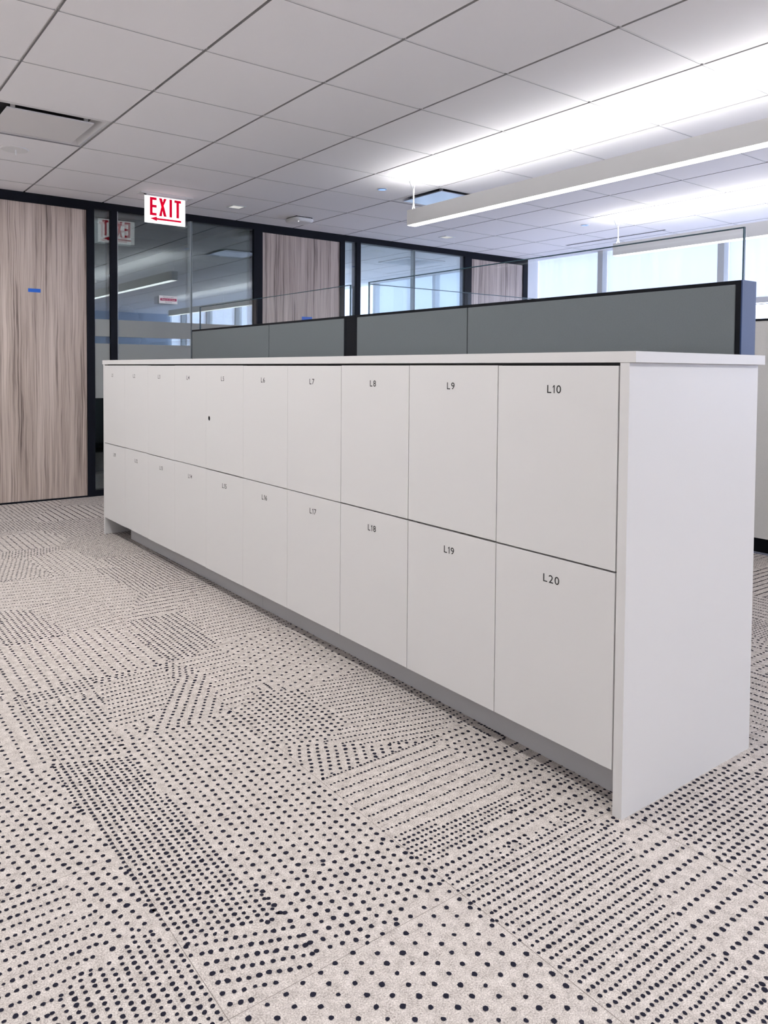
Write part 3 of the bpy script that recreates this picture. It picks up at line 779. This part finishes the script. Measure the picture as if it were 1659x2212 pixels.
# ------------------------------------------------------------------ exit sign
t = thing('exit_sign', 'white illuminated EXIT sign with red letters hanging from the ceiling', 'sign', (1.53, 2.785, 2.216))
yf = 2.780
ex = lambda u, v: (1.364+u, yf-.0012, 2.216+v)
plate = MB().box(1.364, 1.697, yf, yf+.012, 2.216, 2.425, .0015).build('face_plate', 'exitf', t)
def glyph(polys):
    mb = MB()
    for P in polys: mb.poly([ex(u, v) for u, v in P], (0, .001, 0))
    return mb
xt, xb_ = .200, .060
def rect(a, b, c, d): return [(a, c), (b, c), (b, d), (a, d)]
glyph([rect(.040, .061, xb_, xt), rect(.061, .094, xt-.02, xt), rect(.061, .094, .122, .142), rect(.061, .094, xb_, xb_+.02)]).build('letter', 'red', plate)
glyph([[(.114, xt), (.137, xt), (.176, xb_), (.153, xb_)], [(.153, xt), (.176, xt), (.146, .131), (.1335, .1235)], [(.1435, .1365-.0), (.131, .1285), (.114, xb_), (.137, xb_)]]).build('letter', 'red', plate)
glyph([rect(.200, .221, xb_, xt)]).build('letter', 'red', plate)
glyph([rect(.241, .296, xt-.02, xt), rect(.258, .279, xb_, xt-.02)]).build('letter', 'red', plate)
glyph([[(.042, .035), (.096, .018), (.096, .028), (.298, .028), (.298, .042), (.096, .042), (.096, .052)]]).build('arrow', 'red', plate)
ex = lambda u, v: (1.697-u, yf+.0132, 2.216+v)
back = MB().box(1.366, 1.695, yf+.0115, yf+.0125, 2.218, 2.423).build('rear_face', 'exitf', t)
glyph([rect(.040, .061, xb_, xt), rect(.061, .094, xt-.02, xt), rect(.061, .094, .122, .142), rect(.061, .094, xb_, xb_+.02)]).build('letter', 'red', back)
glyph([[(.114, xt), (.137, xt), (.176, xb_), (.153, xb_)], [(.153, xt), (.176, xt), (.146, .131), (.1335, .1235)], [(.1435, .1365), (.131, .1285), (.114, xb_), (.137, xb_)]]).build('letter', 'red', back)
glyph([rect(.200, .221, xb_, xt)]).build('letter', 'red', back)
glyph([rect(.241, .296, xt-.02, xt), rect(.258, .279, xb_, xt-.02)]).build('letter', 'red', back)
glyph([[(.291, .035), (.237, .018), (.237, .028), (.035, .028), (.035, .042), (.237, .042), (.237, .052)]]).build('arrow', 'red', back)
MB().box(1.352, 1.709, yf-.012, yf+.022, 2.425, 2.4355, .002).build('top_rail', 'plastic', t)
MB().box(1.352, 1.372, yf-.0135, yf-.0115, 2.426, 2.434).build('test_button', 'black', t)
MB().box(1.318, 1.745, yf-.045, yf+.055, 2.4355, H, .002).build('ceiling_plate', 'plastic', t)

# ------------------------------------------------------------------ tall chair seen through the dark glass
t = thing('drafting_chair', 'dark round-backed chair seen through the dark glass front', 'chair', (1.62, 4.15, 0))
bm = bmesh.new()
k = bmesh.ops.create_uvsphere(bm, u_segments=32, v_segments=16, radius=1)
bmesh.ops.scale(bm, vec=(.155, .035, .24), verts=k['verts']); bmesh.ops.translate(bm, vec=(1.63, 4.0, 1.415), verts=k['verts'])
mb = MB(); mb.bm.free(); mb.bm = bm; mb.build('backrest', 'chair', t, smooth=True)
MB().box(1.40, 1.86, 4.02, 4.46, .78, .84, .02).build('seat', 'chair', t)
MB().tube([(1.63, 4.04, 1.25), (1.63, 4.02, .95), (1.63, 4.2, .77)], .018).build('back_support', 'black', t)
MB().cyl((1.63, 4.24, .06), (1.63, 4.24, .78), .028).build('gas_column', 'steel', t)
for q in range(5):
    a = 2*math.pi*q/5+.3
    lg = MB().tube([(1.63, 4.24, .09), (1.63+.28*math.cos(a), 4.24+.28*math.sin(a), .065)], .018).build('leg', 'black', t)
    MB().cyl((1.63+.28*math.cos(a)-.012, 4.24+.28*math.sin(a), .0305), (1.63+.28*math.cos(a)+.012, 4.24+.28*math.sin(a), .0305), .03).build('castor', 'black', lg)

# ------------------------------------------------------------------ daylight
w = bpy.data.worlds.new('sky'); scene.world = w; w.use_nodes = True
bg = w.node_tree.nodes.get('Background') or w.node_tree.nodes.new('ShaderNodeBackground')
bg.inputs[0].default_value = (0.67, 0.74, 1.0, 1); bg.inputs[1].default_value = 4.3

# ------------------------------------------------------------------ camera
cam = bpy.data.cameras.new('camera'); co = bpy.data.objects.new('camera', cam); COL.objects.link(co)
R = ((0.8027876431316199, -0.5962202274211434, 0.007310297467213277),
     (-0.014314479196511822, -0.031527613735153476, -0.9994003728523919),
     (0.5960931938216639, 0.8022016267660189, -0.033844560765967445))
r, d, f = (Vector(v) for v in R)
co.matrix_world = Matrix.Translation((-0.806926, -3.12949, 1.074292)) @ Matrix((r, -d, -f)).transposed().to_4x4()
cam.sensor_fit = 'VERTICAL'; cam.sensor_height = 36.0
cam.lens = 1657.141/2212*36.0
cam.shift_x = (829.5-802.913)/2212; cam.shift_y = (854.742-1106)/2212
cam.clip_start = 0.02; cam.clip_end = 100
scene.camera = co
vs = scene.view_settings
vs.view_transform = 'Standard'; vs.look = 'None'; vs.gamma = 1.0; vs.use_curve_mapping = False
vs.exposure = 0.12
scene.cycles.max_bounces = 12; scene.cycles.transparent_max_bounces = 24
scene.cycles.diffuse_bounces = 8; scene.cycles.glossy_bounces = 6
scene.cycles.sample_clamp_indirect = 6.0
